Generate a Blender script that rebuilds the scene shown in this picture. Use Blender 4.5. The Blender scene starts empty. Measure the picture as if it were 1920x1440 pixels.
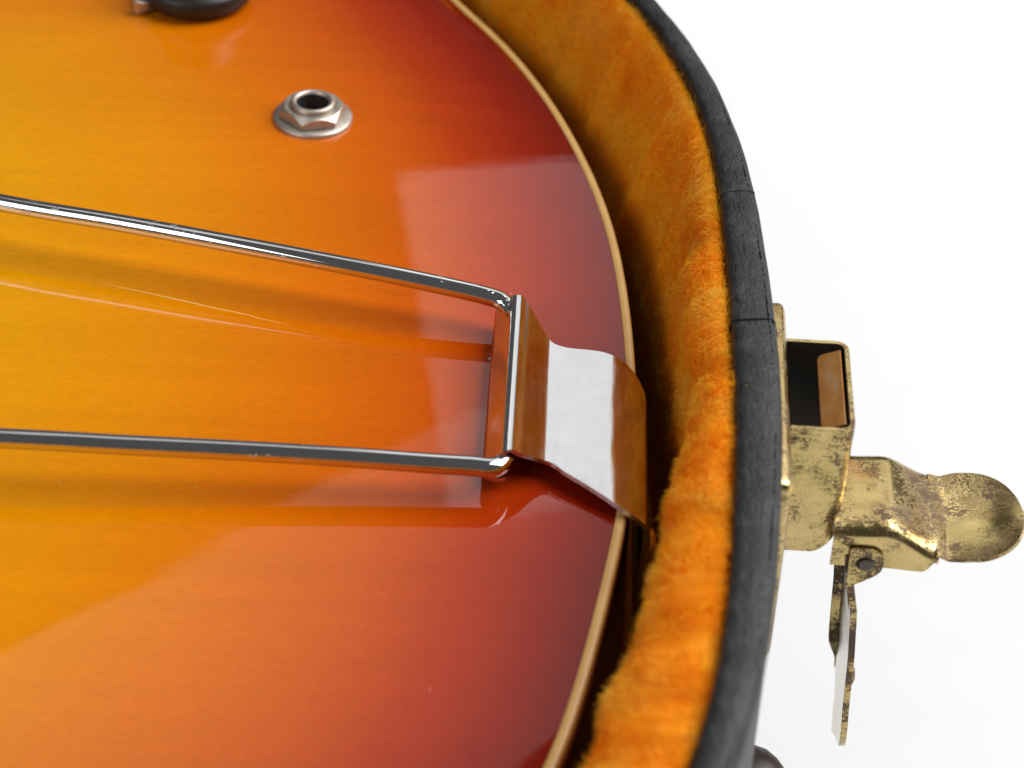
import bpy, bmesh, math, random
import numpy as np
from mathutils import Vector, Matrix

S = 0.01                      # the numbers below are centimetres
scene = bpy.context.scene
COL = scene.collection
rng = np.random.default_rng(7)
random.seed(7)

# ------------------------------------------------------------------ camera
PITCH = math.radians(41.0)
cam_d = bpy.data.cameras.new("camera")
cam = bpy.data.objects.new("camera", cam_d)
COL.objects.link(cam)
cam.location = (0.0, -33 * math.cos(PITCH) * S, 33 * math.sin(PITCH) * S)
cam.rotation_euler = (math.pi / 2 - PITCH, 0, 0)
cam_d.sensor_width = 36.0
cam_d.lens = 18.0 / math.tan(math.radians(15.5))
cam_d.clip_start, cam_d.clip_end = 0.01, 50.0
cam_d.dof.use_dof = True
cam_d.dof.focus_distance = 0.335
cam_d.dof.aperture_fstop = 17.0
scene.camera = cam

# ------------------------------------------------------------------ world: a dark studio
world = bpy.data.worlds.new("World")
scene.world = world
world.use_nodes = True
world.node_tree.nodes["Background"].inputs[0].default_value = (1.0, 1.0, 1.0, 1)
world.node_tree.nodes["Background"].inputs[1].default_value = 0.085

# ------------------------------------------------------------------ studio lamps
def area(name, loc, target, sx, sy, power, roll=0.0, color=(1, 1, 1)):
    d = bpy.data.lights.new(name, "AREA")
    d.shape, d.size, d.size_y = "RECTANGLE", sx * S, sy * S
    d.energy, d.color = power, color
    o = bpy.data.objects.new(name, d)
    COL.objects.link(o)
    loc = Vector(loc)
    z = (loc - Vector(target)).normalized()
    x = Vector((1, 0, 0)); x = (x - z * x.dot(z)).normalized()
    y = z.cross(x)
    c, s = math.cos(roll), math.sin(roll)
    m = Matrix((x * c + y * s, -x * s + y * c, z)).transposed().to_4x4()
    m.translation = loc * S
    o.matrix_world = m
    return o

area("softbox_back", (40, 83.5, 57), (0, 0, 0), 80, 36, 0.84, 0.28)
area("softbox_far", (-1.5, 78, 112), (-1.5, 78, 0), 113, 46, 1.05, math.radians(40))
area("key_right", (84, 25, 88), (0, 0, 0), 108, 92, 23.0)
area("front_left_fill", (-66, -56, 66), (0, 0, 0), 54, 76, 3.5)  # lamp behind the wire highlight, enlarged as added fill for the plush wall

scene.view_settings.view_transform = "Standard"
scene.view_settings.look = "None"
scene.view_settings.exposure = 0.0
scene.view_settings.gamma = 1.0
scene.cycles.use_denoising = True
scene.cycles.max_bounces = 12
scene.cycles.diffuse_bounces = 8
scene.cycles.transmission_bounces = 8
scene.cycles.caustics_reflective = True
scene.cycles.sample_clamp_indirect = 6.0

# ------------------------------------------------------------------ helpers
def mesh_obj(name, verts, faces, mat, parent=None, smooth=True, kind=None):
    me = bpy.data.meshes.new(name)
    v = np.asarray(verts, dtype=float) * S
    me.from_pydata(v.tolist(), [], [list(map(int, f)) for f in faces])
    me.validate()
    if smooth:
        me.shade_smooth()
    o = bpy.data.objects.new(name, me)
    COL.objects.link(o)
    if mat:
        me.materials.append(mat)
    if parent:
        o.parent = parent
    if kind:
        o["kind"] = kind
    return o

def grid_faces(nu, nv, cu=False, cv=False, off=0):
    f = []
    for i in range(nu if cu else nu - 1):
        for j in range(nv if cv else nv - 1):
            a, b = i, (i + 1) % nu
            c, d = j, (j + 1) % nv
            f.append((off + a * nv + c, off + b * nv + c, off + b * nv + d, off + a * nv + d))
    return f

def grid_obj(name, P, mat, parent=None, cu=False, cv=False, smooth=True):
    P = np.asarray(P, float)
    nu, nv = P.shape[:2]
    return mesh_obj(name, P.reshape(-1, 3), grid_faces(nu, nv, cu, cv), mat, parent, smooth)

def solid(o, t, offset=-1.0, bev=0.0, seg=2, auto=40):
    if t:
        m = o.modifiers.new("thickness", "SOLIDIFY")
        m.thickness, m.offset = t * S, offset
        m.use_even_offset = True
    if bev:
        b = o.modifiers.new("edge", "BEVEL")
        b.width, b.segments, b.limit_method = bev * S, seg, "ANGLE"
        b.angle_limit = math.radians(auto)
        b.harden_normals = True
    return o

def smooth_path(pts, per=10):
    p = np.asarray(pts, float)
    q = np.vstack([2 * p[0] - p[1], p, 2 * p[-1] - p[-2]])
    out = []
    for i in range(1, len(q) - 2):
        for t in np.linspace(0, 1, per, endpoint=False):
            a, b, c, d = q[i - 1], q[i], q[i + 1], q[i + 2]
            out.append(0.5 * (2 * b + (c - a) * t + (2 * a - 5 * b + 4 * c - d) * t**2 + (3 * b - 3 * c + d - a) * t**3))
    out.append(p[-1])
    return np.array(out)

def tube(name, path, r, mat, parent=None, n=24, caps=True):
    p = np.asarray(path, float)
    T = np.gradient(p, axis=0)
    T /= np.linalg.norm(T, axis=1)[:, None]
    up = np.array([0.05, 0.1, 1.0])
    P, N0 = [], None
    for i in range(len(p)):
        if N0 is None:
            N0 = up - T[i] * up.dot(T[i])
        N0 = N0 - T[i] * N0.dot(T[i]); N0 /= np.linalg.norm(N0)
        B = np.cross(T[i], N0)
        a = np.linspace(0, 2 * np.pi, n, endpoint=False)
        P.append(p[i] + r * (np.cos(a)[:, None] * N0 + np.sin(a)[:, None] * B))
    P = np.array(P)
    v = P.reshape(-1, 3)
    f = grid_faces(len(p), n, False, True)
    if caps:
        f.append(tuple(range(n - 1, -1, -1)))
        f.append(tuple((len(p) - 1) * n + k for k in range(n)))
    return mesh_obj(name, v, f, mat, parent)

def lathe(name, prof, mat, parent, M, n=48, hexa=None):
    """prof: list of (radius, height) turned about the local z axis of M (columns ex, ey, ez, origin)"""
    ex, ey, ez, o = [np.asarray(k, float) for k in M]
    a = np.linspace(0, 2 * np.pi, n, endpoint=False)
    P = np.array([[o + ez * z + r * (ex * np.cos(t) + ey * np.sin(t)) for (r, z) in prof] for t in a])
    return grid_obj(name, P, mat, parent, cu=True)

def empty(name, loc=(0, 0, 0)):
    o = bpy.data.objects.new(name, None)
    COL.objects.link(o)
    o.empty_display_size = 0.02
    return o

# ------------------------------------------------------------------ materials
class NT:
    def __init__(self, name):
        self.m = bpy.data.materials.new(name)
        self.m.use_nodes = True
        self.t = self.m.node_tree
        self.b = self.t.nodes["Principled BSDF"]
    def n(self, kind, **kw):
        x = self.t.nodes.new(kind)
        for k, v in kw.items():
            setattr(x, k, v)
        return x
    def l(self, a, b):
        self.t.links.new(a, b)
    def set(self, **kw):
        for k, v in kw.items():
            self.b.inputs[k.replace("_", " ")].default_value = v
    def coord(self, scale=(1, 1, 1), rot=(0, 0, 0)):
        tc = self.n("ShaderNodeTexCoord")
        mp = self.n("ShaderNodeMapping")
        mp.inputs["Scale"].default_value = scale
        mp.inputs["Rotation"].default_value = rot
        self.l(tc.outputs["Object"], mp.inputs["Vector"])
        return mp.outputs["Vector"]
    def noise(self, vec, scale, detail=3, rough=0.55, dist=0.0):
        x = self.n("ShaderNodeTexNoise")
        x.inputs["Scale"].default_value = scale
        x.inputs["Detail"].default_value = detail
        x.inputs["Roughness"].default_value = rough
        x.inputs["Distortion"].default_value = dist
        self.l(vec, x.inputs["Vector"])
        return x.outputs["Fac"]
    def ramp(self, fac, stops, interp="LINEAR"):
        x = self.n("ShaderNodeValToRGB")
        x.color_ramp.interpolation = interp
        e = x.color_ramp.elements
        while len(e) < len(stops):
            e.new(0.5)
        for k, (p, c) in enumerate(stops):
            e[k].position = p
            e[k].color = (c, c, c, 1) if not hasattr(c, "__len__") else (*c, 1)
        self.l(fac, x.inputs["Fac"])
        return x.outputs["Color"]
    def mix(self, fac, a, b, mode="MIX"):
        x = self.n("ShaderNodeMix", data_type="RGBA", blend_type=mode)
        for v, s in ((fac, x.inputs[0]), (a, x.inputs[6]), (b, x.inputs[7])):
            if hasattr(v, "is_linked") or hasattr(v, "links"):
                self.l(v, s)
            elif not hasattr(v, "__len__"):
                s.default_value = v
            else:
                s.default_value = (*v, 1) if len(v) == 3 else v
        return x.outputs[2]
    def math(self, op, a, b=0.0, clamp=False):
        x = self.n("ShaderNodeMath", operation=op, use_clamp=clamp)
        for v, s in ((a, x.inputs[0]), (b, x.inputs[1])):
            if hasattr(v, "links"):
                self.l(v, s)
            else:
                s.default_value = v
        return x.outputs[0]
    def bump(self, h, strength, dist, to="Normal"):
        x = self.n("ShaderNodeBump")
        x.inputs["Strength"].default_value = strength
        x.inputs["Distance"].default_value = dist
        self.l(h, x.inputs["Height"])
        self.l(x.outputs["Normal"], self.b.inputs[to])
        return x

def segment_mask(M, vec_xyz, ax, ay, bx, by, width):
    """soft mark along a straight line from a to b on the object's own surface (metres)"""
    L = math.hypot(bx - ax, by - ay)
    dx, dy = (bx - ax) / L, (by - ay) / L
    x, y = vec_xyz
    px, py = M.math("SUBTRACT", x, ax), M.math("SUBTRACT", y, ay)
    t = M.math("ADD", M.math("MULTIPLY", px, dx), M.math("MULTIPLY", py, dy))
    q = M.math("ABSOLUTE", M.math("SUBTRACT", M.math("MULTIPLY", px, -dy), M.math("MULTIPLY", py, -dx)))
    tn = M.math("DIVIDE", t, L)
    along = M.math("MULTIPLY", M.math("MULTIPLY", tn, M.math("SUBTRACT", 1.0, tn)), 4.0, True)
    across = M.math("SUBTRACT", 1.0, M.math("DIVIDE", q, width), True)
    return M.math("MULTIPLY", along, across)

def mat_sunburst():
    M = NT("sunburst_lacquer")
    at = M.n("ShaderNodeAttribute", attribute_name="edge_distance")
    v = M.coord(rot=(0, 0, math.radians(7)))
    n1 = M.noise(v, 30, 3)
    d = M.math("ADD", M.math("DIVIDE", at.outputs["Fac"], 14.0), M.math("MULTIPLY", M.math("SUBTRACT", n1, 0.5), 0.035))
    col = M.ramp(d, [(0.0, (0.19, 0.009, 0.0015)), (0.08, (0.27, 0.014, 0.002)), (0.17, (0.39, 0.034, 0.002)),
                     (0.27, (0.54, 0.085, 0.0015)), (0.42, (0.66, 0.150, 0.001)), (0.60, (0.73, 0.236, 0.001)), (0.82, (0.76, 0.31, 0.0015))])
    g = M.coord(scale=(0.03, 1, 1), rot=(0, 0, math.radians(9)))
    gr = M.ramp(M.noise(g, 260, 5, 0.62), [(0.35, 0.95), (0.62, 1.0)])
    col = M.mix(1.0, col, gr, "MULTIPLY")
    g2 = M.ramp(M.noise(M.coord(scale=(0.10, 1, 1), rot=(0, 0, math.radians(5))), 55, 3, 0.5), [(0.35, 0.93), (0.55, 1.0)])
    col = M.mix(0.8, col, g2, "MULTIPLY")
    fine = M.ramp(M.noise(M.coord(scale=(0.35, 1, 1)), 1500, 2), [(0.3, 0.93), (0.7, 1.04)])
    col = M.mix(1.0, col, fine, "MULTIPLY")
    tc = M.n("ShaderNodeTexCoord"); sx = M.n("ShaderNodeSeparateXYZ")
    M.l(tc.outputs["Object"], sx.inputs[0])
    X, Y = sx.outputs[0], sx.outputs[1]
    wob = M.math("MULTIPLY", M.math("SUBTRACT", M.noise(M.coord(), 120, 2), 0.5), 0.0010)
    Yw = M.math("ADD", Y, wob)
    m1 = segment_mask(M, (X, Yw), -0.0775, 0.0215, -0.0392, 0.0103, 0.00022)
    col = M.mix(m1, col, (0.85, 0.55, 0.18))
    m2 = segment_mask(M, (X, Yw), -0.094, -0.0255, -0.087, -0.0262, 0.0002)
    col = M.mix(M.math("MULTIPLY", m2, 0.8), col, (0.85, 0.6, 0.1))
    m3 = segment_mask(M, (X, Yw), -0.0255, -0.0875, -0.0205, -0.0915, 0.0011)
    col = M.mix(M.math("MULTIPLY", m3, 0.5), col, (0.35, 0.07, 0.005))
    # specks of dust and small pits
    vo = M.n("ShaderNodeTexVoronoi"); vo.inputs["Scale"].default_value = 95
    M.l(M.coord(), vo.inputs["Vector"])
    keep = M.math("GREATER_THAN", M.noise(M.coord(), 160, 0), 0.56)
    spk = M.math("MULTIPLY", M.math("LESS_THAN", vo.outputs["Distance"], 0.020), keep)
    col = M.mix(M.math("MULTIPLY", spk, 0.55), col, (0.22, 0.06, 0.01))
    vo2 = M.n("ShaderNodeTexVoronoi"); vo2.inputs["Scale"].default_value = 130
    M.l(M.coord(rot=(0, 0, 1)), vo2.inputs["Vector"])
    keep2 = M.math("GREATER_THAN", M.noise(M.coord(rot=(0, 1, 1)), 120, 0), 0.60)
    spk2 = M.math("MULTIPLY", M.math("LESS_THAN", vo2.outputs["Distance"], 0.022), keep2)
    col = M.mix(M.math("MULTIPLY", spk2, 0.5), col, (0.85, 0.55, 0.35))
    M.l(col, M.b.inputs["Base Color"])
    M.set(Roughness=0.55, Coat_Weight=1.0, Coat_Roughness=0.02, Coat_IOR=1.5)
    M.l(M.ramp(M.noise(M.coord(), 55, 5, 0.65, 0.5), [(0.40, 0.014), (0.72, 0.06)]), M.b.inputs["Coat Roughness"])
    M.b.inputs["Specular IOR Level"].default_value = 0.0
    h = M.math("ADD", M.noise(M.coord(scale=(0.5, 1, 1)), 75, 2), M.math("MULTIPLY", M.noise(M.coord(), 900, 2), 0.012))
    M.bump(h, 1.0, 0.000022, "Coat Normal")
    return M.m

def mat_side():
    M = NT("dark_red_lacquer")
    M.set(Base_Color=(0.03, 0.004, 0.002, 1), Roughness=0.5, Coat_Weight=0.5, Coat_Roughness=0.12)
    return M.m

def mat_binding():
    M = NT("aged_cream_binding")
    c = M.ramp(M.noise(M.coord(), 200, 3), [(0.3, (0.66, 0.38, 0.11)), (0.7, (0.74, 0.46, 0.15))])
    M.l(c, M.b.inputs["Base Color"])
    M.set(Roughness=0.35, Coat_Weight=0.5, Coat_Roughness=0.1)
    M.b.inputs["Subsurface Weight"].default_value = 0.0
    return M.m

def mat_chrome(wear=0.0, name="chrome"):
    M = NT(name)
    M.set(Base_Color=(0.74, 0.745, 0.75, 1), Metallic=1.0, Roughness=0.045)
    if wear:
        n = M.noise(M.coord(scale=(0.6, 1, 1)), 700, 4, 0.6)
        big = M.noise(M.coord(), 42, 2)
        k = M.math("MULTIPLY", M.math("GREATER_THAN", n, 0.63), M.math("GREATER_THAN", big, 0.52))
        r = M.math("ADD", M.math("MULTIPLY", k, 0.3), 0.05)
        M.l(r, M.b.inputs["Roughness"])
        M.bump(M.math("ADD", M.math("MULTIPLY", k, wear), M.math("MULTIPLY", M.noise(M.coord(scale=(0.05, 1, 1)), 1800, 2), 0.02)), 0.7, 0.00012)
    else:
        sc = M.noise(M.coord(scale=(1, 0.08, 1)), 900, 3)
        sm = M.ramp(M.noise(M.coord(), 110, 5, 0.65, 0.8), [(0.36, 0.02), (0.75, 0.10)])
        r = M.math("ADD", M.ramp(sc, [(0.4, 0.05), (0.8, 0.13)]), sm)
        M.bump(M.noise(M.coord(scale=(1, 0.06, 1)), 2600, 3), 0.25, 0.00004)
        M.l(M.ramp(M.noise(M.coord(), 170, 5, 0.7), [(0.35, (0.74, 0.74, 0.745)), (0.75, (0.66, 0.66, 0.66))]), M.b.inputs["Base Color"])
        M.l(r, M.b.inputs["Roughness"])
    return M.m

def mat_cut_edge():
    M = NT("rough_plated_edge")
    M.set(Base_Color=(0.62, 0.58, 0.58, 1), Metallic=1.0, Roughness=0.25)
    M.bump(M.noise(M.coord(), 1500, 3), 0.6, 0.0002)
    return M.m

def mat_nickel():
    M = NT("worn_nickel")
    c = M.ramp(M.noise(M.coord(), 500, 4), [(0.3, (0.46, 0.40, 0.34)), (0.7, (0.64, 0.58, 0.51))])
    M.l(c, M.b.inputs["Base Color"])
    M.set(Metallic=1.0, Roughness=0.48)
    M.bump(M.noise(M.coord(), 900, 3), 0.15, 0.0001)
    return M.m

def mat_brass(name="tarnished_brass", amount=0.5, seed=0.0):
    M = NT(name)
    v0 = M.coord(); mp = v0.node
    mp.inputs["Location"].default_value = (seed, seed * 0.7, seed * 1.3)
    big = M.noise(v0, 130, 3, 0.6)
    fine = M.noise(v0, 2300, 6, 0.74, 0.3)
    st = M.n("ShaderNodeMapping"); st.inputs["Scale"].default_value = (0.22, 1, 1)
    M.l(v0, st.inputs["Vector"])
    streak = M.noise(st.outputs[0], 2200, 3, 0.6)
    s = M.math("ADD", M.math("ADD", M.math("MULTIPLY", fine, 0.55), M.math("MULTIPLY", streak, 0.27)), M.math("MULTIPLY", big, 0.68))
    a = 0.80 - 0.14 * amount
    tarn = M.ramp(s, [(a, 0.0), (a + 0.07, 1.0)])
    hue = M.ramp(M.noise(v0, 90, 2), [(0.35, (0.62, 0.46, 0.21)), (0.65, (0.56, 0.43, 0.17))])
    dark = M.ramp(fine, [(0.35, (0.075, 0.045, 0.022)), (0.7, (0.17, 0.095, 0.045))])
    mid = M.ramp(M.math("ADD", M.math("MULTIPLY", big, 0.6), M.math("MULTIPLY", fine, 0.4)), [(0.44 - 0.06 * amount, 0.0), (0.66 - 0.06 * amount, 0.85)])
    hue = M.mix(mid, hue, (0.27, 0.20, 0.075))  # olive layer: tarnish that also paints in dark reflections
    rust = M.ramp(M.noise(v0, 75, 3, 0.6, 0.4), [(0.56, 0.0), (0.70, 0.7)])
    hue = M.mix(rust, hue, (0.36, 0.15, 0.045))
    col = M.mix(tarn, hue, dark)
    M.l(col, M.b.inputs["Base Color"])
    M.l(M.math("SUBTRACT", 1.0, M.math("MULTIPLY", tarn, 0.75)), M.b.inputs["Metallic"])
    M.l(M.math("ADD", M.math("ADD", M.math("MULTIPLY", tarn, 0.30), 0.16), M.math("MULTIPLY", big, 0.10)), M.b.inputs["Roughness"])
    hb = M.math("SUBTRACT", M.math("MULTIPLY", M.noise(v0, 700, 2), 0.3), M.math("MULTIPLY", tarn, 0.5))
    M.bump(hb, 0.35, 0.00010)
    return M.m

def mat_copper():
    M = NT("copper_stained_brass")
    c = M.ramp(M.noise(M.coord(scale=(1, 0.4, 1)), 420, 5, 0.65), [(0.3, (0.40, 0.15, 0.035)), (0.55, (0.46, 0.21, 0.055)), (0.75, (0.40, 0.33, 0.22))])
    M.l(c, M.b.inputs["Base Color"])
    M.set(Metallic=0.55, Roughness=0.45)
    return M.m

def mat_shell():
    M = NT("black_cloth_covering")
    v = M.coord()
    n = M.noise(v, 170, 5, 0.65)
    col = M.ramp(n, [(0.32, (0.006, 0.006, 0.006)), (0.55, (0.019, 0.020, 0.021)), (0.75, (0.050, 0.051, 0.052))])
    st = M.noise(M.coord(scale=(1, 0.35, 1)), 900, 3, 0.7)
    pit = M.ramp(st, [(0.34, 0.25), (0.46, 1.0)])
    col = M.mix(1.0, col, pit, "MULTIPLY")
    rust = M.ramp(M.noise(M.coord(rot=(1, 0, 0)), 210, 4, 0.7), [(0.66, 0.0), (0.74, 1.0)])
    col = M.mix(M.math("MULTIPLY", rust, 0.35), col, (0.10, 0.05, 0.025))
    M.l(col, M.b.inputs["Base Color"])
    M.set(Roughness=0.50)
    M.b.inputs["Specular IOR Level"].default_value = 0.45
    h = M.math("ADD", M.math("MULTIPLY", st, 0.7), M.math("MULTIPLY", M.noise(v, 2200, 2), 0.5))
    M.bump(h, 0.75, 0.0004)
    return M.m

def mat_thread():
    M = NT("dark_seam_gap")
    M.set(Base_Color=(0.008, 0.008, 0.008, 1), Roughness=0.8)
    return M.m

def mat_plush(name, hair=False):
    M = NT(name)
    v = M.coord()
    n = M.noise(v, 95, 3, 0.6)
    col = M.ramp(n, [(0.30, (0.99, 0.48, 0.016)), (0.52, (1.0, 0.61, 0.04)), (0.72, (1.0, 0.72, 0.10))])
    if hair:
        info = M.n("ShaderNodeHairInfo")
        k = M.ramp(info.outputs["Random"], [(0.0, (0.88, 0.80, 0.7)), (0.6, (0.97, 0.97, 0.95)), (1.0, (1.0, 1.0, 1.0))])
        col = M.mix(1.0, col, k, "MULTIPLY")
        dif, tr, mx = M.n("ShaderNodeBsdfDiffuse"), M.n("ShaderNodeBsdfTranslucent"), M.n("ShaderNodeMixShader")
        gl, mg = M.n("ShaderNodeBsdfAnisotropic"), M.n("ShaderNodeMixShader")
        M.l(col, dif.inputs["Color"]); M.l(col, tr.inputs["Color"])
        gl.inputs["Color"].default_value = (1.0, 0.75, 0.35, 1); gl.inputs["Roughness"].default_value = 0.45
        mx.inputs[0].default_value = 0.45
        M.l(dif.outputs[0], mx.inputs[1]); M.l(tr.outputs[0], mx.inputs[2])
        mg.inputs[0].default_value = 0.05
        M.l(mx.outputs[0], mg.inputs[1]); M.l(gl.outputs[0], mg.inputs[2])
        M.l(mg.outputs[0], M.t.nodes["Material Output"].inputs["Surface"])
        return M.m
    col = M.mix(1.0, col, (1.0, 0.62, 0.25), "MULTIPLY")
    M.l(col, M.b.inputs["Base Color"])
    M.set(Roughness=0.9)
    M.b.inputs["Specular IOR Level"].default_value = 0.1
    M.bump(M.noise(v, 1600, 4, 0.7), 0.6, 0.0006)
    return M.m

def mat_plain(name, col, rough, metal=0.0, coat=0.0):
    M = NT(name)
    M.set(Base_Color=(*col, 1), Roughness=rough, Metallic=metal, Coat_Weight=coat)
    return M.m

def mat_table():
    M = NT("white_paper")
    c = M.ramp(M.noise(M.coord(), 35, 3), [(0.3, 0.86), (0.7, 0.88)])
    M.l(c, M.b.inputs["Base Color"])
    M.set(Roughness=0.9)
    M.b.inputs["Specular IOR Level"].default_value = 0.1
    return M.m

M_WOOD, M_SIDE, M_BIND = mat_sunburst(), mat_side(), mat_binding()
M_CHROME, M_WIRE, M_EDGE = mat_chrome(), mat_chrome(1.0, "worn_chrome"), mat_cut_edge()
M_NICKEL = mat_nickel()
M_BRASS = mat_brass("tarnished_brass", 0.30, 0.0)
M_BRASS2 = mat_brass("spotted_brass", 0.30, 0.37)
M_BRASS3 = mat_brass("clean_brass", -0.15, 0.81)
M_BRASS4 = mat_brass("dark_brass", 0.95, 0.55)
M_PALE = mat_plain("pale_plated_brass", (0.70, 0.66, 0.56), 0.22, 1.0)
M_INNER = mat_plain("box_interior_shade", (0.030, 0.019, 0.010), 0.6, 0.2)  # near-black colour paints the shade inside the keeper box
M_COPPER, M_SHELL, M_GAP = mat_copper(), mat_shell(), mat_thread()
M_PLUSH, M_PILE = mat_plush("gold_plush_backing"), mat_plush("gold_plush_pile", True)
M_BLACK = mat_plain("black_plastic", (0.012, 0.011, 0.010), 0.42, 0.0, 0.0)
M_FOOT = mat_plain("brown_rubber", (0.045, 0.026, 0.018), 0.45)
M_RIVET = mat_plain("dark_steel", (0.10, 0.085, 0.07), 0.4, 1.0)
M_HOLE = mat_plain("hole_shade", (0.012, 0.012, 0.012), 0.6)  # near-black colour stands in for the shade down the jack bore
M_TABLE = mat_table()

# ------------------------------------------------------------------ outlines
def resample(P, n):
    P = np.asarray(P, float)
    Q = np.vstack([P, P[:1]])
    s = np.r_[0, np.cumsum(np.linalg.norm(np.diff(Q, axis=0), axis=1))]
    t = np.linspace(0, s[-1], n, endpoint=False)
    return np.c_[np.interp(t, s, Q[:, 0]), np.interp(t, s, Q[:, 1])]

def gsmooth(P, sig):
    k = np.arange(-int(4 * sig), int(4 * sig) + 1)
    w = np.exp(-0.5 * (k / sig) ** 2); w /= w.sum()
    out = np.zeros_like(P)
    for kk, ww in zip(k, w):
        out += ww * np.roll(P, kk, axis=0)
    return out

AX = math.radians(173)                       # from the end of the body towards the neck
A0 = np.array([2.25, -1.0])
ax_u, ax_v = np.array([math.cos(AX), math.sin(AX)]), np.array([math.sin(AX), -math.cos(AX)])
def body_pt(u, v):
    return A0 + u * ax_u + v * ax_v
seen = [(0.74, -8.29), (1.26, -6.34), (1.65, -4.6), (1.93, -3.22), (2.20, -1.0), (2.24, 0.97), (2.22, 2.26), (2.04, 4.72), (1.62, 6.9),
        (1.28, 8.15), (0.78, 9.71), (0.16, 11.19), (-0.65, 12.77), (-1.34, 13.75)]
rest = [body_pt(u, v) for u, v in ((7.2, 17.2), (12, 19.2), (17, 19.6), (23, 17.8), (30, 14.2), (36, 13.7), (41, 14.6), (46, 13.2), (50, 9),
        (51.6, 3), (51.6, -3), (50, -9), (46, -13.2), (41, -14.6), (36, -13.7), (30, -14.2), (24, -17.6), (17, -19.6), (11.2, -18.9))] + [np.array(p) for p in ((-5.3, -16.9), (-2.5, -13.9), (-0.6, -11.0))]
ctrl = np.array(seen + [tuple(p) for p in rest])
def closed_cr(p, per=16):
    n = len(p); out = []
    for i in range(n):
        a, b, c, d = p[(i - 1) % n], p[i], p[(i + 1) % n], p[(i + 2) % n]
        ta = np.linalg.norm(b - a) ** .5; tb = np.linalg.norm(c - b) ** .5; tc = np.linalg.norm(d - c) ** .5
        m1 = (b - a) / ta - (c - a) / (ta + tb) + (c - b) / tb
        m2 = (c - b) / tb - (d - b) / (tb + tc) + (d - c) / tc
        m1, m2 = m1 * tb, m2 * tb
        for t in np.linspace(0, 1, per, endpoint=False):
            out.append((2*t**3-3*t**2+1)*b + (t**3-2*t**2+t)*m1 + (-2*t**3+3*t**2)*c + (t**3-t**2)*m2)
    return np.array(out)
NB = 900
G = gsmooth(resample(closed_cr(ctrl), NB), 6)
# a slight compensation for the smoothing, then outward normals (outline runs counter-clockwise)
def normals(P):
    T = np.roll(P, -1, axis=0) - np.roll(P, 1, axis=0)
    T /= np.linalg.norm(T, axis=1)[:, None]
    return np.c_[T[:, 1], -T[:, 0]]
GN = normals(G)
if np.mean(np.einsum("ij,ij->i", GN, G - G.mean(0))) < 0:
    G = G[::-1].copy(); GN = normals(G)

def dist_to_outline(Q):
    out = np.empty(len(Q))
    for i in range(0, len(Q), 4000):
        q = Q[i:i + 4000]
        out[i:i + 4000] = np.sqrt(((q[:, None, :] - G[None, ::2, :]) ** 2).sum(2).min(1))
    return out

def sstep(a, b, x):
    t = np.clip((x - a) / (b - a), 0, 1)
    return t * t * (3 - 2 * t)

ARCH = 0.75
def arch(d):
    d = np.asarray(d, float)
    r = np.clip((d - 0.15) / 15.0, 0, 1)
    return ARCH * (1 - (1 - r) ** 2)

def top_z(x, y):
    return float(arch(dist_to_outline(np.array([[x, y]])))[0])

# ------------------------------------------------------------------ the guitar
guitar = empty("electric_guitar")
guitar["label"] = "amber to dark red sunburst hollow-body guitar with cream binding lying in the case"
guitar["category"] = "guitar"
guitar.location = (0, 0, 0)

def make_top():
    inset = 0.17
    E = G - GN * inset
    u = (E - A0) @ ax_u
    us = 26 + 15 * np.tanh((u - 26) / 15.0)
    spine = A0 + us[:, None] * ax_u
    t = np.r_[np.linspace(0, 0.12, 10, endpoint=False), np.linspace(0.12, 1.0, 60)]
    P = E[:, None, :] * (1 - t)[None, :, None] + spine[:, None, :] * t[None, :, None]
    d = dist_to_outline(P.reshape(-1, 2)).reshape(P.shape[:2])
    d[:, 0] = inset
    z = arch(d)
    V = np.dstack([P, z])
    o = grid_obj("top", V, M_WOOD, guitar, cu=True)
    a = o.data.attributes.new("edge_distance", "FLOAT", "POINT")
    a.data.foreach_set("value", d.reshape(-1).astype(np.float32))
    return o
top = make_top()

prof = [(0.175, -0.05), (0.17, 0.005), (0.155, 0.018), (0.05, 0.018), (0.02, 0.005), (0.0, -0.03), (0.0, -0.42), (0.03, -0.43)]
grid_obj("binding", np.array([[[*(G[i] - GN[i] * a), z] for a, z in prof] for i in range(NB)]), M_BIND, guitar, cu=True)
sprof = [(0.02, -0.40), (0.03, -1.0), (0.03, -4.2)]
grid_obj("side", np.array([[[*(G[i] - GN[i] * a), z] for a, z in sprof] for i in range(NB)]), M_SIDE, guitar, cu=True)
bprof = [(0.03, -4.2), (0.0, -4.22), (0.0, -4.6), (0.2, -4.64)]
grid_obj("back_binding", np.array([[[*(G[i] - GN[i] * a), z] for a, z in bprof] for i in range(NB)]), M_BIND, guitar, cu=True)
mesh_obj("back", [(*(p - n * 0.2), -4.64) for p, n in zip(G, GN)], [tuple(range(NB - 1, -1, -1))], M_SIDE, guitar, smooth=False)

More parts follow.
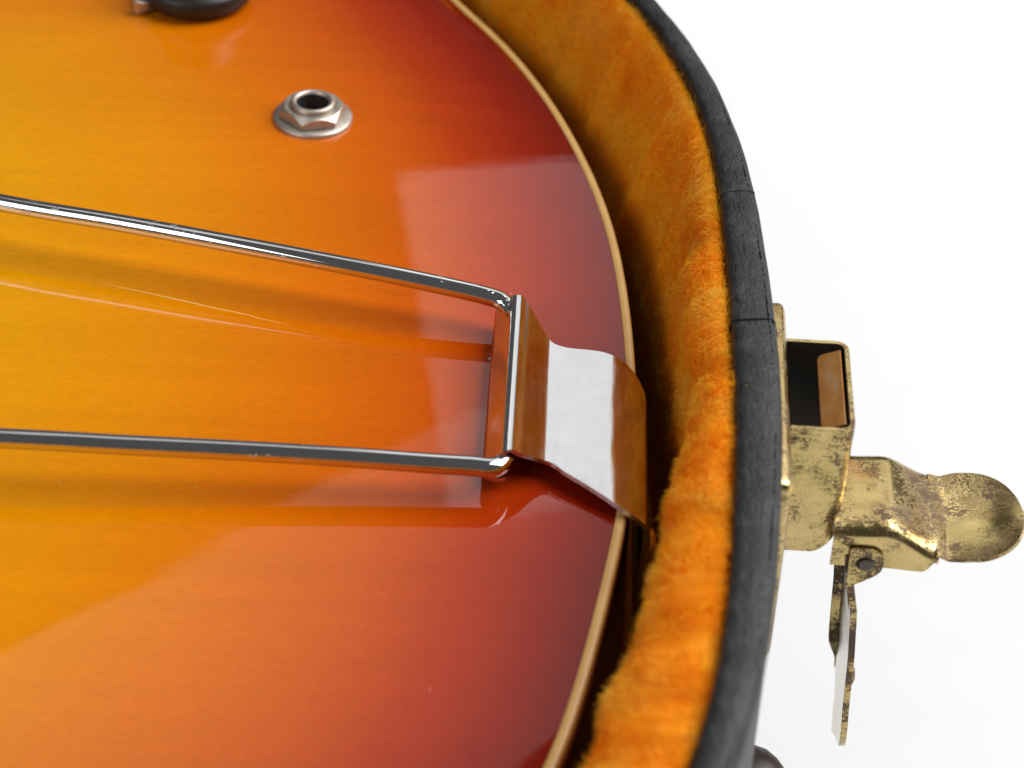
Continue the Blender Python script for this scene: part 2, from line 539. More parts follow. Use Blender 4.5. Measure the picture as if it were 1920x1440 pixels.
# --- tailpiece: hinge plate folded over the edge, with the wire frame through its barrel
def make_hinge():
    # rows run from the barrel (left) to the foot of the flange on the side; each row: near edge (x,y), far edge (x,y), z of the upper face
    near = [(0.10, -2.78, 0.945), (0.17, -2.77, 0.885), (0.28, -2.71, 0.78), (0.40, -2.63, 0.665), (0.50, -2.58, 0.58), (0.59, -2.56, 0.525), (0.70, -2.59, 0.490), (0.85, -2.72, 0.460), (1.02, -2.84, 0.428), (1.22, -2.97, 0.390),
            (1.44, -3.13, 0.345), (1.58, -3.22, 0.310), (1.74, -3.32, 0.245), (1.94, -3.41, 0.145), (2.11, -3.46, 0.03), (2.22, -3.46, -0.12), (2.26, -3.44, -0.4), (2.22, -3.48, -1.0), (2.20, -3.6, -1.8), (2.18, -3.7, -3.2)]
    far = [(0.26, 1.22, 0.945), (0.33, 1.10, 0.885), (0.43, 0.95, 0.78), (0.54, 0.78, 0.665), (0.63, 0.65, 0.58), (0.71, 0.55, 0.525), (0.82, 0.50, 0.490), (0.97, 0.47, 0.460), (1.14, 0.47, 0.428), (1.34, 0.49, 0.390),
           (1.56, 0.50, 0.345), (1.70, 0.49, 0.310), (1.87, 0.46, 0.245), (2.06, 0.37, 0.145), (2.24, 0.18, 0.02), (2.38, -0.12, -0.14), (2.42, -0.28, -0.4), (2.40, -0.30, -1.0), (2.38, -0.2, -1.8), (2.36, 0.0, -3.2)]
    a, b = smooth_path(near, 6), smooth_path(far, 6)
    # barrel curl: round the wire, from the plate up over the top, down the left and back under
    c0, c1 = np.array([-0.10, -2.79, 0.74]), np.array([0.07, 1.34, 0.74])
    curl = smooth_path([(0.0, 0, -0.36), (-0.18, 0, -0.38), (-0.34, 0, -0.31), (-0.385, 0, -0.22), (-0.36, 0, -0.13), (-0.29, 0, -0.035), (-0.21, 0, 0.075), (-0.13, 0, 0.19), (-0.065, 0, 0.28), (-0.02, 0, 0.31), (0.035, 0, 0.315), (0.09, 0, 0.295), (0.15, 0, 0.245)], 5)
    cols_n = [c0 + off - np.array([0, 0.10 * float(sstep(0.16, -0.05, off[0])), 0]) for off in curl]
    cols_f = [c1 + off - np.array([0, 0.10 * max(0.0, off[2] - 0.12) / 0.18, 0]) for off in curl]
    near_all, far_all = np.vstack([cols_n, a]), np.vstack([cols_f, b])
    nu = len(near_all)
    w = np.linspace(0, 1, 33)
    P = near_all[:, None, :] * (1 - w)[None, :, None] + far_all[:, None, :] * w[None, :, None]
    # the far upper corner and the near corner are rounded in plan
    o = grid_obj("tailpiece_hinge", P, M_CHROME, guitar)
    o.data.materials.append(M_EDGE)
    solid(o, 0.085, -1.0 if True else 1.0, 0.018, 3, 50)
    o.modifiers["thickness"].material_offset_rim = 1
    return o
hinge = make_hinge()

WU = [(-9.55, 3.29, 1.62), (-7.28, 2.75, 1.55), (-4.97, 2.23, 1.42), (-2.52, 1.72, 1.22), (-1.06, 1.48, 1.02), (-0.5, 1.39, 0.92)]
WL = [(-0.7, -3.0, 0.84), (-1.39, -3.02, 0.92), (-2.69, -3.04, 1.07), (-4.4, -3.08, 1.25), (-6.35, -3.12, 1.42), (-8.22, -3.11, 1.55)]
def wire_path():
    pts = [(-14.0, 4.62, 1.72)] + WU + [(-0.24, 1.33, 0.86), (-0.10, 1.22, 0.81), (0.0, 1.02, 0.77),
           (0.02, 0.5, 0.74), (-0.03, -1.0, 0.74), (-0.09, -2.45, 0.74), (-0.14, -2.76, 0.75), (-0.30, -2.98, 0.78)] + WL + [(-14.0, -2.85, 1.66)]
    return smooth_path(pts, 12)
tube("tailpiece_wire", wire_path(), 0.172, M_WIRE, guitar, 32)
tube("string_bar", [(-14.05, 5.7, 1.55), (-14.05, 2, 1.56), (-14.05, -2.55, 1.55)], 0.3, M_CHROME, guitar, 24)
# round-headed screw in the flange on the side
ex = np.array([0.05, 1, 0]); ez = np.array([1, -0.06, 0])
sc = lathe("screw", [(0.0, 0.12), (0.12, 0.10), (0.2, 0.05), (0.22, 0.0)], M_CHROME, hinge, (ex, (0, 0, 1), ez, (2.32, -3.15, -0.75)), 24)

# --- output jack
JX, JY = -4.18, 8.02
def frame_on_top(x, y):
    e = 0.05
    z = top_z(x, y)
    nx = -(top_z(x + e, y) - top_z(x - e, y)) / (2 * e)
    ny = -(top_z(x, y + e) - top_z(x, y - e)) / (2 * e)
    n = np.array([nx, ny, 1.0]); n /= np.linalg.norm(n)
    a = np.array([1.0, 0, 0]); a -= n * a.dot(n); a /= np.linalg.norm(a)
    return a, np.cross(n, a), n, np.array([x, y, z])
JM = frame_on_top(JX, JY)
jack = lathe("output_jack", [(0.35, 0.0), (0.35, 0.11), (0.79, 0.10), (0.825, 0.075), (0.835, 0.03), (0.83, -0.03)], M_NICKEL, guitar, JM, 64)
def hex_nut():
    a, b, n, o = JM
    R, h0, h1 = 0.715, 0.115, 0.34
    N = 72
    P = []
    for k in range(N):
        t = 2 * math.pi * k / N
        ph = ((t - math.radians(30 - 14)) % (math.pi / 3)) - math.pi / 6
        rh = R * math.cos(math.pi / 6) / math.cos(ph)
        rc = R * math.cos(math.pi / 6) * 0.985
        dirv = a * math.cos(t) + b * math.sin(t)
        drop = (rh - rc) * 0.95 + 0.004
        P.append([o + n * h0 + dirv * rh, o + n * (h1 - drop * 1.25) + dirv * rh, o + n * h1 + dirv * rc * 0.97, o + n * h1 + dirv * 0.49, o + n * (h1 - 0.06) + dirv * 0.47])
    ob = grid_obj("hex_nut", P, M_NICKEL, jack, cu=True)
    for p in ob.data.polygons:
        p.use_smooth = False
    return ob
hex_nut()
lathe("threaded_bushing", [(0.47, 0.2), (0.47, 0.39), (0.455, 0.43), (0.42, 0.45), (0.38, 0.445), (0.345, 0.41), (0.338, 0.37)], M_NICKEL, jack, JM, 64)
lathe("jack_hole", [(0.338, 0.375), (0.33, 0.33), (0.33, -0.85), (0.0, -0.85)], M_HOLE, jack, JM, 32)

# --- control knob at the top of the picture
KX, KY = -7.25, 13.0
KM = frame_on_top(KX, KY)
lathe("control_knob", [(0.0, 1.45), (0.62, 1.45), (0.80, 1.40), (0.86, 1.28), (0.92, 0.75), (0.98, 0.62), (1.22, 0.55), (1.28, 0.45), (1.28, 0.2), (1.22, 0.14), (0.3, 0.13), (0.3, -0.2)], M_BLACK, guitar, KM, 64)
ptr = mesh_obj("pointer", [], [], None) if False else None
def pointer():
    a, b, n, o = KM
    d = a * math.cos(math.radians(215)) + b * math.sin(math.radians(215))
    s = np.cross(n, d)
    V, F = [], []
    for l, w, h0, h1 in ((1.0, 0.16, 0.10, 0.34), (1.35, 0.15, 0.06, 0.30), (1.52, 0.10, 0.03, 0.36), (1.58, 0.07, 0.02, 0.36)):
        for ww, hh in ((-w, h0), (w, h0), (w, h1), (-w, h1)):
            V.append(o + d * l + s * ww + n * hh)
    for k in range(3):
        for j in range(4):
            F.append((k * 4 + j, k * 4 + (j + 1) % 4, k * 4 + 4 + (j + 1) % 4, k * 4 + 4 + j))
    F += [(0, 3, 2, 1), (12, 13, 14, 15)]
    ob = mesh_obj("pointer", V, F, M_NICKEL, guitar.children[-1] if False else bpy.data.objects["control_knob"], smooth=False)
    solid(ob, 0, bev=0.03)
pointer()

# ------------------------------------------------------------------ the case
case = empty("guitar_case")
case["label"] = "open black hard case lined with gold plush, brass latch on its outer wall"
case["category"] = "guitar case"

def lerp_y(tbl, y):
    t = sorted(tbl)
    return np.interp(y, [a for a, _ in t], [b for _, b in t])
GAP_TBL = [(-12, 2.22), (-9.5, 2.18), (-8, 2.05), (-6.7, 1.97), (-4.8, 1.80), (-3.4, 1.62), (-2, 1.50), (0.8, 1.48), (2.5, 1.63), (3.8, 1.72), (5.2, 1.88), (6.4, 1.95), (7.6, 2.0), (9.0, 1.93), (10, 1.92), (13, 1.9)]
RIM_TBL = [(-12, 0.56), (-9, 0.57), (-6, 0.68), (-3, 0.76), (0, 0.77), (3, 0.67), (5.5, 0.54), (8, 0.50), (10, 0.46), (14, 0.46)]
right = G[:, 0] > -9
gy = np.where(right, G[:, 1], 20.0)
gap = np.where(right, lerp_y(GAP_TBL, gy), 1.75)
rimw = np.where(right, lerp_y(RIM_TBL, gy), 0.6)
gap = gsmooth(gap[:, None], 10)[:, 0]; rimw = gsmooth(rimw[:, None], 10)[:, 0]
RI = G + GN * gap[:, None]
RO = RI + GN * rimw[:, None]
RI, RO = gsmooth(RI, 2), gsmooth(RO, 2)
CN = normals(RO)
ZR, ZT = 2.0, -9.6

def wobble(k, f, ph=0.0):
    a = 2 * np.pi * np.arange(NB) / NB
    return k * (np.sin(a * f + ph) + 0.6 * np.sin(a * f * 2.3 + 1.7 * ph + 1.0))

def make_shell():
    w = rimw
    rows = []
    wz = wobble(0.012, 31) + wobble(0.008, 83, 1.0)
    def ring(frac, out, z, k=1.0):
        P = RI + CN * (w * frac)[:, None] + CN * out
        rows.append(np.c_[P, np.full(NB, z) + wz * k])
    ring(0.0, 0.0, ZR - 1.2, 0); ring(0.0, 0.0, ZR - 0.10); ring(0.0, 0.015, ZR - 0.05); ring(0.0, 0.05, ZR - 0.01)
    ring(0.25, 0, ZR + 0.012); ring(0.5, 0, ZR + 0.016); ring(0.75, 0, ZR + 0.005); ring(1.0, -0.10, ZR - 0.025); ring(1.0, -0.035, ZR - 0.06)
    ring(1.0, 0.0, ZR - 0.14); ring(1.0, 0.012, ZR - 0.3, 0.5); ring(1.0, 0.0, ZR - 0.8, 0); ring(1.0, 0.0, ZT + 0.6, 0); ring(1.0, -0.12, ZT + 0.15, 0); ring(1.0, -0.4, ZT + 0.02, 0)
    P = np.stack(rows, axis=1)
    o = grid_obj("shell", P, M_SHELL, case, cu=True)
    return o
shell = make_shell()
mesh_obj("base_panel", [(*(p - n * 0.4), ZT + 0.02) for p, n in zip(RO, CN)], [tuple(range(NB))], M_SHELL, case, smooth=False)

def idx_at_y(y, P=RO):
    ok = np.where(P[:, 0] > -9)[0]
    return int(ok[np.argmin(np.abs(P[ok, 1] - y))])

# seams across the cloth on the rim: thin raised laps with a dark gap
def seam(y, skew, thick):
    i = idx_at_y(y)
    n = CN[i]; t = np.array([-n[1], n[0]])
    base = RI[i]; W = rimw[i]
    P = []
    pr = [(-0.02, ZR - 0.25), (0.0, ZR - 0.05), (0.06, ZR + 0.005), (W * 0.5, ZR + 0.03), (W - 0.10, ZR - 0.005), (W - 0.02, ZR - 0.06), (W + 0.02, ZR - 0.3), (W + 0.02, ZR - 1.6)]
    for k, (a, z) in enumerate(pr):
        jit = skew * (a / W) + 0.02 * math.sin(k * 2.1 + y)
        row = []
        for b, h in ((-0.05, -0.03), (-0.03, 0.012), (0.0, 0.02), (0.02, 0.012), (0.035, -0.03)):
            p = base + n * (a + (h if z < ZR - 0.2 else 0)) + t * (b * thick + jit)
            row.append((*p, z + (h if z > ZR - 0.2 else 0)))
        P.append(row)
    return grid_obj("cloth_seam", P, M_GAP, shell)
seam(-0.62, 0.05, 0.30)
seam(3.05, 0.10, 0.22)
# puckered welt line along the outer edge of the rim top
i0, i1 = idx_at_y(-14), idx_at_y(17.5)
lo, hi = min(i0, i1), max(i0, i1)
span = hi - lo if hi - lo < NB / 2 else None
ids = np.arange(lo, hi + 1) if span else np.r_[np.arange(hi, NB), np.arange(0, lo + 1)]
def dense(P, ids, k):
    t = np.linspace(0, len(ids) - 1, (len(ids) - 1) * k + 1)
    return np.stack([np.interp(t, np.arange(len(ids)), P[ids, c]) for c in range(P.shape[1])], axis=1)
ro_d, cn_d = dense(RO, ids, 6), dense(CN, ids, 6)
s_d = np.r_[0, np.cumsum(np.linalg.norm(np.diff(ro_d, axis=0), axis=1))]
puck = 0.012 * np.sin(s_d * 2 * np.pi / 0.16) + 0.010 * np.sin(s_d * 2 * np.pi / 0.43 + 1)
wp = np.c_[ro_d - cn_d * (0.115 - 0.4 * puck)[:, None], np.full(len(ro_d), ZR - 0.035) + puck * 0.6]
tube("edge_welt", wp, 0.028, M_SHELL, shell, 6)

# --- plush lining
W_TBL = [(-13, 1.48), (-9, 1.40), (-8, 1.30), (-6, 1.10), (-4.5, 0.95), (-3.5, 0.76), (-2, 0.60), (-1, 0.68), (0, 0.66), (0.8, 0.66), (1.4, 0.68), (2.0, 0.48), (3, 0.40), (4.5, 0.36), (7, 0.36), (10, 0.34), (14, 0.34)]
def make_lining():
    li = dense(np.c_[RI, CN, gap[:, None]], ids, 4)
    ri, cn, gp = li[:, :2], li[:, 2:4], li[:, 4]
    s = np.r_[0, np.cumsum(np.linalg.norm(np.diff(ri, axis=0), axis=1))]
    y = ri[:, 1]
    w = lerp_y(W_TBL, y)
    k = np.ones(9) / 9
    w = np.convolve(np.pad(w, 4, mode="edge"), k, "valid")
    near = sstep(2.2, -0.5, y) if False else np.clip((2.2 - y) / 2.7, 0, 1)
    near = near * near * (3 - 2 * near)
    lump = 0.045 * np.sin(s * 1.3 + 0.5) + 0.025 * np.sin(s * 3.1 + 2) + 0.012 * np.sin(s * 7.1)
    w = w + lump * (0.4 + 0.8 * near)
    zl = 0.05 * np.sin(s * 1.7 + 1) + 0.03 * np.sin(s * 5.3)
    # notch where two pieces of plush meet
    notch = np.exp(-((y - 0.30) / 0.10) ** 2)
    end = gp - 0.62                                   # foot of the lining, close to the guitar's side
    J = 36
    P = np.zeros((len(s), J, 3))
    for j in range(J):
        q = j / (J - 1)
        # near profile: fat roll over the edge; far profile: slim edge then a sloping wall
        th = min(q / 0.55, 1.0) * math.radians(200)
        c = 0.5 * (1 - math.cos(min(th, math.pi)))
        up = math.sin(th) if th < math.pi else -(th - math.pi) * 1.2
        an = w * c - (0.08 * w if th > math.pi else 0)
        zn = 1.62 + (0.34 + zl) * max(up, 0) + (0.9 * min(up, 0)) - 0.45 * c
        if q > 0.55:
            r = (q - 0.55) / 0.45
            an = an * (1 - r) + r * end
            zn = zn * (1 - r) + r * (-5.2)
        th2 = min(q / 0.30, 1.0) * math.radians(150)
        c2 = 0.5 * (1 - math.cos(th2))
        af = w * c2
        zf = 1.66 + 0.22 * math.sin(th2) - 0.35 * c2
        if q > 0.30:
            r = (q - 0.30) / 0.70
            af = af + (end - af) * min(r / 0.55, 1.0) ** 0.85
            zf = zf + (-5.2 - zf) * r ** 1.25
        a = an * near + af * (1 - near)
        z = zn * near + zf * (1 - near)
        # folds of loose cloth on the far wall
        env = np.clip((q - 0.22) / 0.2, 0, 1) * (1 - near)
        fold = np.zeros_like(s)
        for yc, amp, wd, lean in ((6.6, 0.24, 0.12, 0.5), (9.6, 0.20, 0.15, 0.6), (4.2, 0.05, 0.3, 0.4), (11.6, 0.1, 0.3, 0.5)):
            u = (y - (yc + lean * (q - 0.4))) / wd
            fold += amp * np.exp(-np.abs(u) ** 1.4)
            fold -= amp * 0.7 * np.exp(-((u - 1.6) ** 2))
        a = a + fold * env
        a = a - notch * 0.10 * near
        z = z - notch * 0.10 * near * (1 if q < 0.5 else 0)
        P[:, j, :2] = ri - cn * (a - 0.01)[:, None]
        P[:, j, 2] = z
    o = grid_obj("plush_lining", P, M_PLUSH, case)
    return o, P
lining, LP = make_lining()
# the rest of the lining, out of the picture
oth = np.setdiff1d(np.arange(NB), ids)
st = int(np.where(np.diff(oth) > 1)[0][0]) + 1 if np.any(np.diff(oth) > 1) else 0
oth = np.roll(oth, -st)
oth = np.r_[(oth[0] - 1) % NB, oth, (oth[-1] + 1) % NB]
lp = [(0.0, 1.6), (0.25, 1.85), (0.6, 1.4), (0.9, 0.0), (1.4, -5.2)]
grid_obj("plush_lining", np.array([[[*(RI[i] - CN[i] * a), z] for a, z in lp] for i in oth]), M_PLUSH, case)
mesh_obj("plush_floor", [(*(p - n * 0.9), -5.15) for p, n in zip(RI, CN)], [tuple(range(NB))], M_PLUSH, case, smooth=False)

def make_pile():
    P = LP
    A = P[:-1, :-1]; B = P[1:, :-1]; C = P[1:, 1:]; D = P[:-1, 1:]
    n = np.cross(C - A, D - B)
    ar = 0.5 * np.linalg.norm(n, axis=2)
    n = n / (np.linalg.norm(n, axis=2)[..., None] + 1e-9)
    cen = (A + C) / 2
    if np.mean(n[:, 12:, 0]) > 0:
        n = -n
    wgt = ar * (cen[..., 2] > -1.6) * (cen[..., 1] < 14.5) * (cen[..., 1] > -11.5)
    # denser where the camera is near the pile
    wgt = wgt * np.where(cen[..., 1] < 3.5, 1.5, 0.75) * np.where(cen[..., 2] > 0.6, 1.4, 0.8)
    N = 85000
    pick = rng.choice(wgt.size, N, p=(wgt / wgt.sum()).ravel())
    i, j = np.unravel_index(pick, wgt.shape)
    u, v = rng.random(N)[:, None], rng.random(N)[:, None]
    root = (A[i, j] * (1 - u) + B[i, j] * u) * (1 - v) + (D[i, j] * (1 - u) + C[i, j] * u) * v
    nn = n[i, j]
    # lay of the pile: clumped swirls
    def sw(p, f, ph):
        return np.sin(p[:, 0] * f + ph) + np.sin(p[:, 1] * f * 1.3 + 2 * ph) + np.sin(p[:, 2] * f * 0.9 + 3 * ph + p[:, 1] * f * 0.7)
    base_lay = np.c_[-0.25 + 0 * u[:, 0], -0.55 + 0 * u[:, 0], 0.35 + 0 * u[:, 0]]
    lay = base_lay + np.c_[sw(root, 2.6, 0.3), sw(root, 2.9, 1.1), sw(root, 2.3, 2.2) * 0.6] * 0.30
    lay += np.c_[sw(root, 11, 0.9), sw(root, 12, 1.9), sw(root, 10, 2.9)] * 0.14
    lay += np.c_[sw(root, 29, 0.4), sw(root, 31, 1.3), sw(root, 27, 2.4)] * 0.11
    lay += rng.normal(0, 0.34, (N, 3))
    lay -= nn * np.einsum("ij,ij->i", lay, nn)[:, None]
    dirv = nn * 0.75 + lay * 1.25
    dirv /= np.linalg.norm(dirv, axis=1)[:, None]
    inner = sstep(1.45, 0.9, root[:, 2]) * sstep(0.5, 3.0, root[:, 1])
    L = ((0.13 + 0.06 * rng.random(N) + 0.02 * sw(root, 4.0, 0.2)) * (1 - 0.3 * inner))[:, None].clip(0.06)
    stray = rng.random(N) < 0.004
    L[stray] *= 1.7
    bend = lay * 0.5 + rng.normal(0, 0.12, (N, 3))
    pts = np.stack([root - nn * 0.01, root + dirv * L * 0.45, root + dirv * L * 0.8 + bend * L * 0.18, root + dirv * L + bend * L * 0.45], axis=1)
    hc = bpy.data.hair_curves.new("plush_pile")
    hc.add_curves([4] * N)
    hc.points.foreach_set("position", (pts * S).reshape(-1).astype(np.float32))
    rad = np.tile(np.array([0.0037, 0.0035, 0.0028, 0.0011]) * S, N).astype(np.float32)
    ra = hc.attributes.get("radius") or hc.attributes.new("radius", "FLOAT", "POINT")
    ra.data.foreach_set("value", rad)
    hc.materials.append(M_PILE)
    o = bpy.data.objects.new("plush_pile", hc)
    COL.objects.link(o)
    o.parent = lining
    o["kind"] = "stuff"
make_pile()

# --- latch on the outer wall: n out of the wall, t along it (away from the viewer), z up
LE_N, LE_T, LO = np.array([0.9965, -0.0837, 0.0]), np.array([0.0837, 0.9965, 0.0]), np.array([4.385, -1.97, 0.0])
def L(n, t, z):
    return LO + LE_N * n + LE_T * t + np.array([0, 0, z])
def LV(P):
    P = np.asarray(P, float)
    return LO + P[..., 0:1] * LE_N + P[..., 1:2] * LE_T + P[..., 2:3] * np.array([0, 0, 1.0])

def rounded_poly(pts, r, n=5):
    out = []
    m = len(pts)
    for k in range(m):
        p, a, b = np.array(pts[k], float), np.array(pts[k - 1], float), np.array(pts[(k + 1) % m], float)
        rr = r[k] if hasattr(r, "__len__") else r
        ua, ub = (a - p) / np.linalg.norm(a - p), (b - p) / np.linalg.norm(b - p)
        if rr <= 0:
            out.append(p); continue
        for t in np.linspace(0, 1, n):
            out.append((1 - t) ** 2 * (p + ua * rr) + 2 * t * (1 - t) * p + t ** 2 * (p + ub * rr))
    return np.array(out)

def plate(name, poly, to3, t, mat, parent, bev=0.02, tris=False):
    V = [to3(*p) for p in poly]
    o = mesh_obj(name, V, [tuple(range(len(V)))], mat, parent, smooth=False)
    solid(o, t, 0.0, bev, 3, 35)
    return o

# back plate: dished sheet with a rolled front edge
def make_back_plate():
    poly = rounded_poly([(-2.33, -2.5), (2.36, -2.5), (2.36, 1.62), (-2.33, 1.62)], 0.16, 6)
    cen = np.array([0.0, -0.4])
    rings = []
    for inset, nn in ((0.0, -0.12), (0.0, 0.08), (0.02, 0.13), (0.06, 0.17), (0.12, 0.19), (0.22, 0.195), (0.6, 0.195)):
        q = []
        for p in poly:
            d = cen - p
            sgn = np.sign(d)
            q.append([nn, p[0] + sgn[0] * inset, p[1] + sgn[1] * inset])
        rings.append(q)
    P = LV(np.array(rings))
    v = P.reshape(-1, 3)
    m = len(poly)
    f = [(b, a, d, c) for a, b, c, d in grid_faces(len(rings), m, False, True)]
    f.append(tuple((len(rings) - 1) * m + k for k in range(m)))
    return mesh_obj("latch", v, f, M_BRASS, case)
latch = make_back_plate()

# keeper box open at the top
def make_box():
    path = rounded_poly([(0.2, 1.38), (1.165, 1.38), (1.165, -0.75), (0.2, -0.75)], [0, 0.16, 0.16, 0], 7)
    z0 = []
    for p in path:
        z0.append(-0.30 if p[0] > 1.13 else -1.32)
    rows = []
    cols = []
    for p, zb in zip(path, z0):
        cols.append((p, zb))
    # split columns where the lower edge steps
    P = []
    for p, zb in cols:
        low = zb
        if low < -1 and p[0] > 0.9:
            low = -1.32 + (max(0, p[0] - 0.78) / 0.33) ** 2 * 0.38
        P.append([[p[0], p[1], low + (1.5 - low) * q] for q in np.linspace(0, 1, 12)])
    # add straight subdivisions on the cheeks
    P = np.array(P)
    def sub(a, b, n):
        return [a * (1 - t) + b * t for t in np.linspace(0, 1, n, endpoint=False)]
    Q = sub(P[0], P[1], 8) + list(P[1:-1]) + sub(P[-2], P[-1], 8)[1:] + [P[-1]]
    Q = np.array(Q)
    for c in Q:                                       # rounded lower outer corners of the cheeks
        n0 = c[0, 0]
        if n0 <= 1.13:
            low = -1.32 + (max(0.0, n0 - 0.72) / 0.42) ** 3 * 0.42
            c[:, 2] = low + (1.5 - low) * np.linspace(0, 1, 12)
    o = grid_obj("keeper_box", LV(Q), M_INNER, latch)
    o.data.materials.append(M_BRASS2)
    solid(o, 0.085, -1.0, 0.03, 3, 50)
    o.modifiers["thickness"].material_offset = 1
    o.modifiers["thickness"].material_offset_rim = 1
    return o
box = make_box()
grid_obj("box_shade_sheet", [[L(0.215, t, z) for z in np.linspace(-1.25, 1.44, 4)] for t in np.linspace(-0.68, 1.31, 4)], M_INNER, latch)  # added dark sheet, painted shade at the back of the box
# folded tab inside the mouth of the box
tab = rounded_poly([(-0.62, 0.0), (1.26, 0.0), (1.26, 0.42), (-0.62, 0.42)], [0, 0, 0.14, 0.14], 5)
plate("folded_tab", tab, lambda t, k: L(1.11 - k * 0.92, t, 1.45 - k * 0.36), 0.05, M_COPPER, latch, 0.015)
lathe("rivet", [(0.0, 0.05), (0.10, 0.045), (0.15, 0.02), (0.16, -0.02)], M_BRASS4, latch, (LE_N, (0, 0, 1), -LE_T, L(0.72, -0.75 - 0.005, -1.06)), 24)

# lever, splayed out from the box
def make_lever():
    tc, hw = -0.18, 0.93
    def topz(n):
        return -0.45 - 0.42 * sstep(2.0, 2.95, n) + 0.03 * np.exp(-((n - 2.0) / 0.25) ** 2)
    ns = np.r_[np.linspace(1.12, 2.9, 40)]
    cross = []
    # cross-section from far flange foot, over the top, to near flange foot: (t offset, kind)
    secs = [(hw + 0.02, "f"), (hw + 0.02, "m"), (hw, 0.10), (hw - 0.03, 0.05), (hw - 0.10, 0.012), (hw - 0.22, 0.0)] + [(x, 0.0) for x in np.linspace(hw - 0.35, -hw + 0.35, 9)] + \
           [(-hw + 0.24, 0.0), (-hw + 0.12, 0.015), (-hw + 0.04, 0.055), (-hw, 0.11), (-hw - 0.02, 0.17), (-hw - 0.025, "m"), (-hw - 0.03, "f")]
    P = []
    for n in ns:
        z = float(topz(n))
        foot = min(-1.26 + 0.45 * max(0.0, (n - 2.62) / 0.28) ** 2.2, z - 0.04)
        grow = 0.06 * float(sstep(1.9, 2.9, n))
        row = []
        for t, kz in secs:
            zz = foot if kz == "f" else ((foot + z - 0.14) / 2 if kz == "m" else z - kz)
            row.append([n, tc + t * (1 + grow), zz])
        P.append(row)
    P = np.array(P)
    nu, nv = P.shape[:2]
    V = LV(P).reshape(-1, 3).tolist()
    F = grid_faces(nu, nv)
    # thumb tab: dished, full width at the crease and round at the tip
    base = len(V)
    us = np.r_[np.linspace(0, 0.8, 26), 0.86, 0.91, 0.95, 0.975, 0.99, 1.0]
    ss = np.linspace(-1, 1, 25)
    n0, n1 = 2.86, 4.40
    Q = []
    for u in us:
        n = n0 + (n1 - n0) * u
        hwid = (0.985 + 0.075 * float(sstep(0, 0.35, u))) * (math.sqrt(max(1 - ((u - 0.42) / 0.58) ** 2, 0.0009)) if u > 0.42 else 1.0) ** 0.92
        row = []
        for q in ss:
            rim = max(abs(q) ** 2.4, float(sstep(0.55, 1.0, u)) ** 1.5)
            z = -0.865 - 0.10 * float(sstep(0.0, 0.16, u)) + 0.10 * rim * float(sstep(0.02, 0.4, u)) + 0.10 * float(sstep(0.3, 1.0, u)) - 0.03 * (1 - abs(q)) * float(sstep(0.05, 0.3, u))
            row.append([n, tc - 0.03 + q * hwid, z])
        Q.append(row)
    Q = np.array(Q)
    V += LV(Q).reshape(-1, 3).tolist()
    F += grid_faces(len(us), len(ss), False, False, base)
    o = mesh_obj("lever", V, F, M_BRASS, latch)
    solid(o, 0.06, 0.0, 0.02, 2, 50)
    o.modifiers["thickness"].use_even_offset = False
    return o
lever = make_lever()

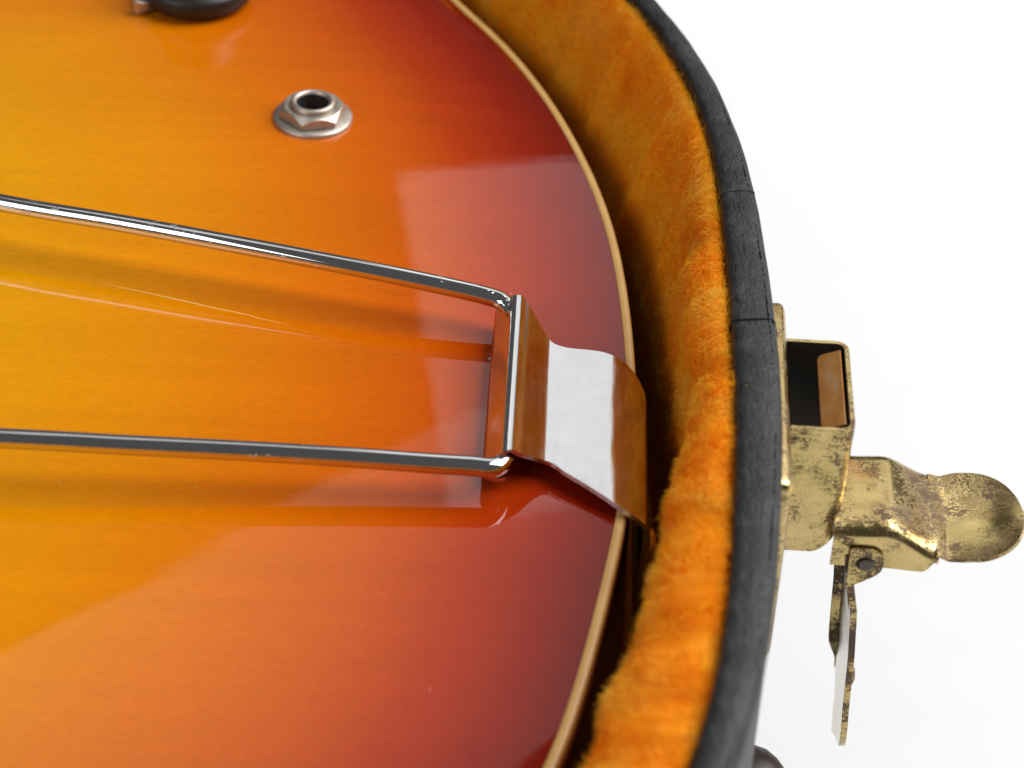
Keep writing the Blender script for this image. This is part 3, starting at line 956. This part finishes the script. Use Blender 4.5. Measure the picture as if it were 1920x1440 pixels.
# hasp: slotted plate hanging from the lever's pivot, with ears
def hasp_n(z):
    zz = np.array([-7.0, -6.2, -5.0, -3.6, -2.4, -1.7, -1.2, -0.9])
    nv = np.array([1.98, 1.90, 1.83, 1.76, 1.66, 1.52, 1.42, 1.42])
    return float(np.interp(z, zz, nv))
def make_hasp():
    zs = np.r_[np.linspace(-1.0, -2.6, 14), np.linspace(-2.75, -6.6, 30)]
    V, F = [], []
    def strip(rows):
        b = len(V)
        nv = len(rows[0])
        for r in rows:
            V.extend(r)
        F.extend(grid_faces(len(rows), nv, False, False, b))
    T0, T1 = -1.19, 0.83
    arms = []
    for lo_, hi_ in ((T0, T0 + 0.36), (T1 - 0.36, T1)):
        strip([[L(hasp_n(z), lo_ + (hi_ - lo_) * q, z) for q in np.linspace(0, 1, 4)] for z in zs[:15]])
    rows = []
    for z in zs[14:]:
        k = np.clip((-z - 5.1) / 1.5, 0, 1)
        half = (T1 - T0) / 2 * math.sqrt(max(1 - (k ** 2.2), 0.0016))
        m = (T0 + T1) / 2 - 0.25 * k
        rows.append([L(hasp_n(z) - 0.10 * math.sin(math.pi * q) ** 2 * k, m - half + 2 * half * q, z) for q in np.linspace(0, 1, 12)])
    strip(rows)
    nb_ = len(F)
    strip([[L(hasp_n(z) - 0.02 - 0.19 * q * float(sstep(-5.75, -5.2, z)), T1 - 0.07 + 0.05 * q - 0.16 * float(sstep(-4.6, -5.75, z)), z) for q in (0, 0.4, 0.8, 1.0)] for z in zs[8:39]])
    o = mesh_obj("hasp", V, F, M_PALE, latch)
    o.data.materials.append(M_BRASS)
    for p in list(o.data.polygons)[nb_:]:
        p.material_index = 1
    bm = bmesh.new(); bm.from_mesh(o.data); bmesh.ops.remove_doubles(bm, verts=bm.verts, dist=1e-6); bm.to_mesh(o.data); bm.free()
    solid(o, 0.12, 0.0, 0.02, 2, 50)
    o.data.materials.append(M_BRASS4)
    o.modifiers["thickness"].material_offset_rim = 2
    return o
hasp = make_hasp()
ear = rounded_poly([(1.40, -0.78), (1.98, -0.78), (2.02, -1.32), (1.76, -1.52), (1.42, -1.78)], [0.05, 0.28, 0.2, 0.12, 0.0], 7)
for tt in (-1.21, 0.86):
    plate("hasp_ear", ear, lambda n, z, tt=tt: L(n, tt, z), 0.07, M_BRASS2, latch, 0.02)
lathe("rivet", [(0.0, 0.02), (0.09, 0.03), (0.15, 0.02), (0.165, -0.03)], M_RIVET, latch, (LE_N, (0, 0, 1), -LE_T, L(1.70, -1.245, -1.12)), 24)
lathe("dimple", [(0.0, 0.10), (0.12, 0.09), (0.2, 0.05), (0.24, 0.0)], M_BRASS4, latch, (LE_T, (0, 0, 1), LE_N, L(hasp_n(-4.6) + 0.06, -0.7, -4.6)), 24)

# --- brown foot low on the outer wall
i = idx_at_y(-4.1)
nw = np.array([*CN[i], 0.0]); tw = np.array([-CN[i][1], CN[i][0], 0.0])
lathe("case_foot", [(0.0, 0.85), (0.25, 0.82), (0.48, 0.62), (0.62, 0.42), (0.68, 0.18), (0.70, -0.05)], M_FOOT, case, (tw, (0, 0, 1), nw, (*RO[i], -6.0)), 32)

# ------------------------------------------------------------------ white table
tbl = mesh_obj("table", [(-200, -150, ZT), (200, -150, ZT), (200, 250, ZT), (-200, 250, ZT)], [(0, 1, 2, 3)], M_TABLE, None, smooth=False, kind="structure")
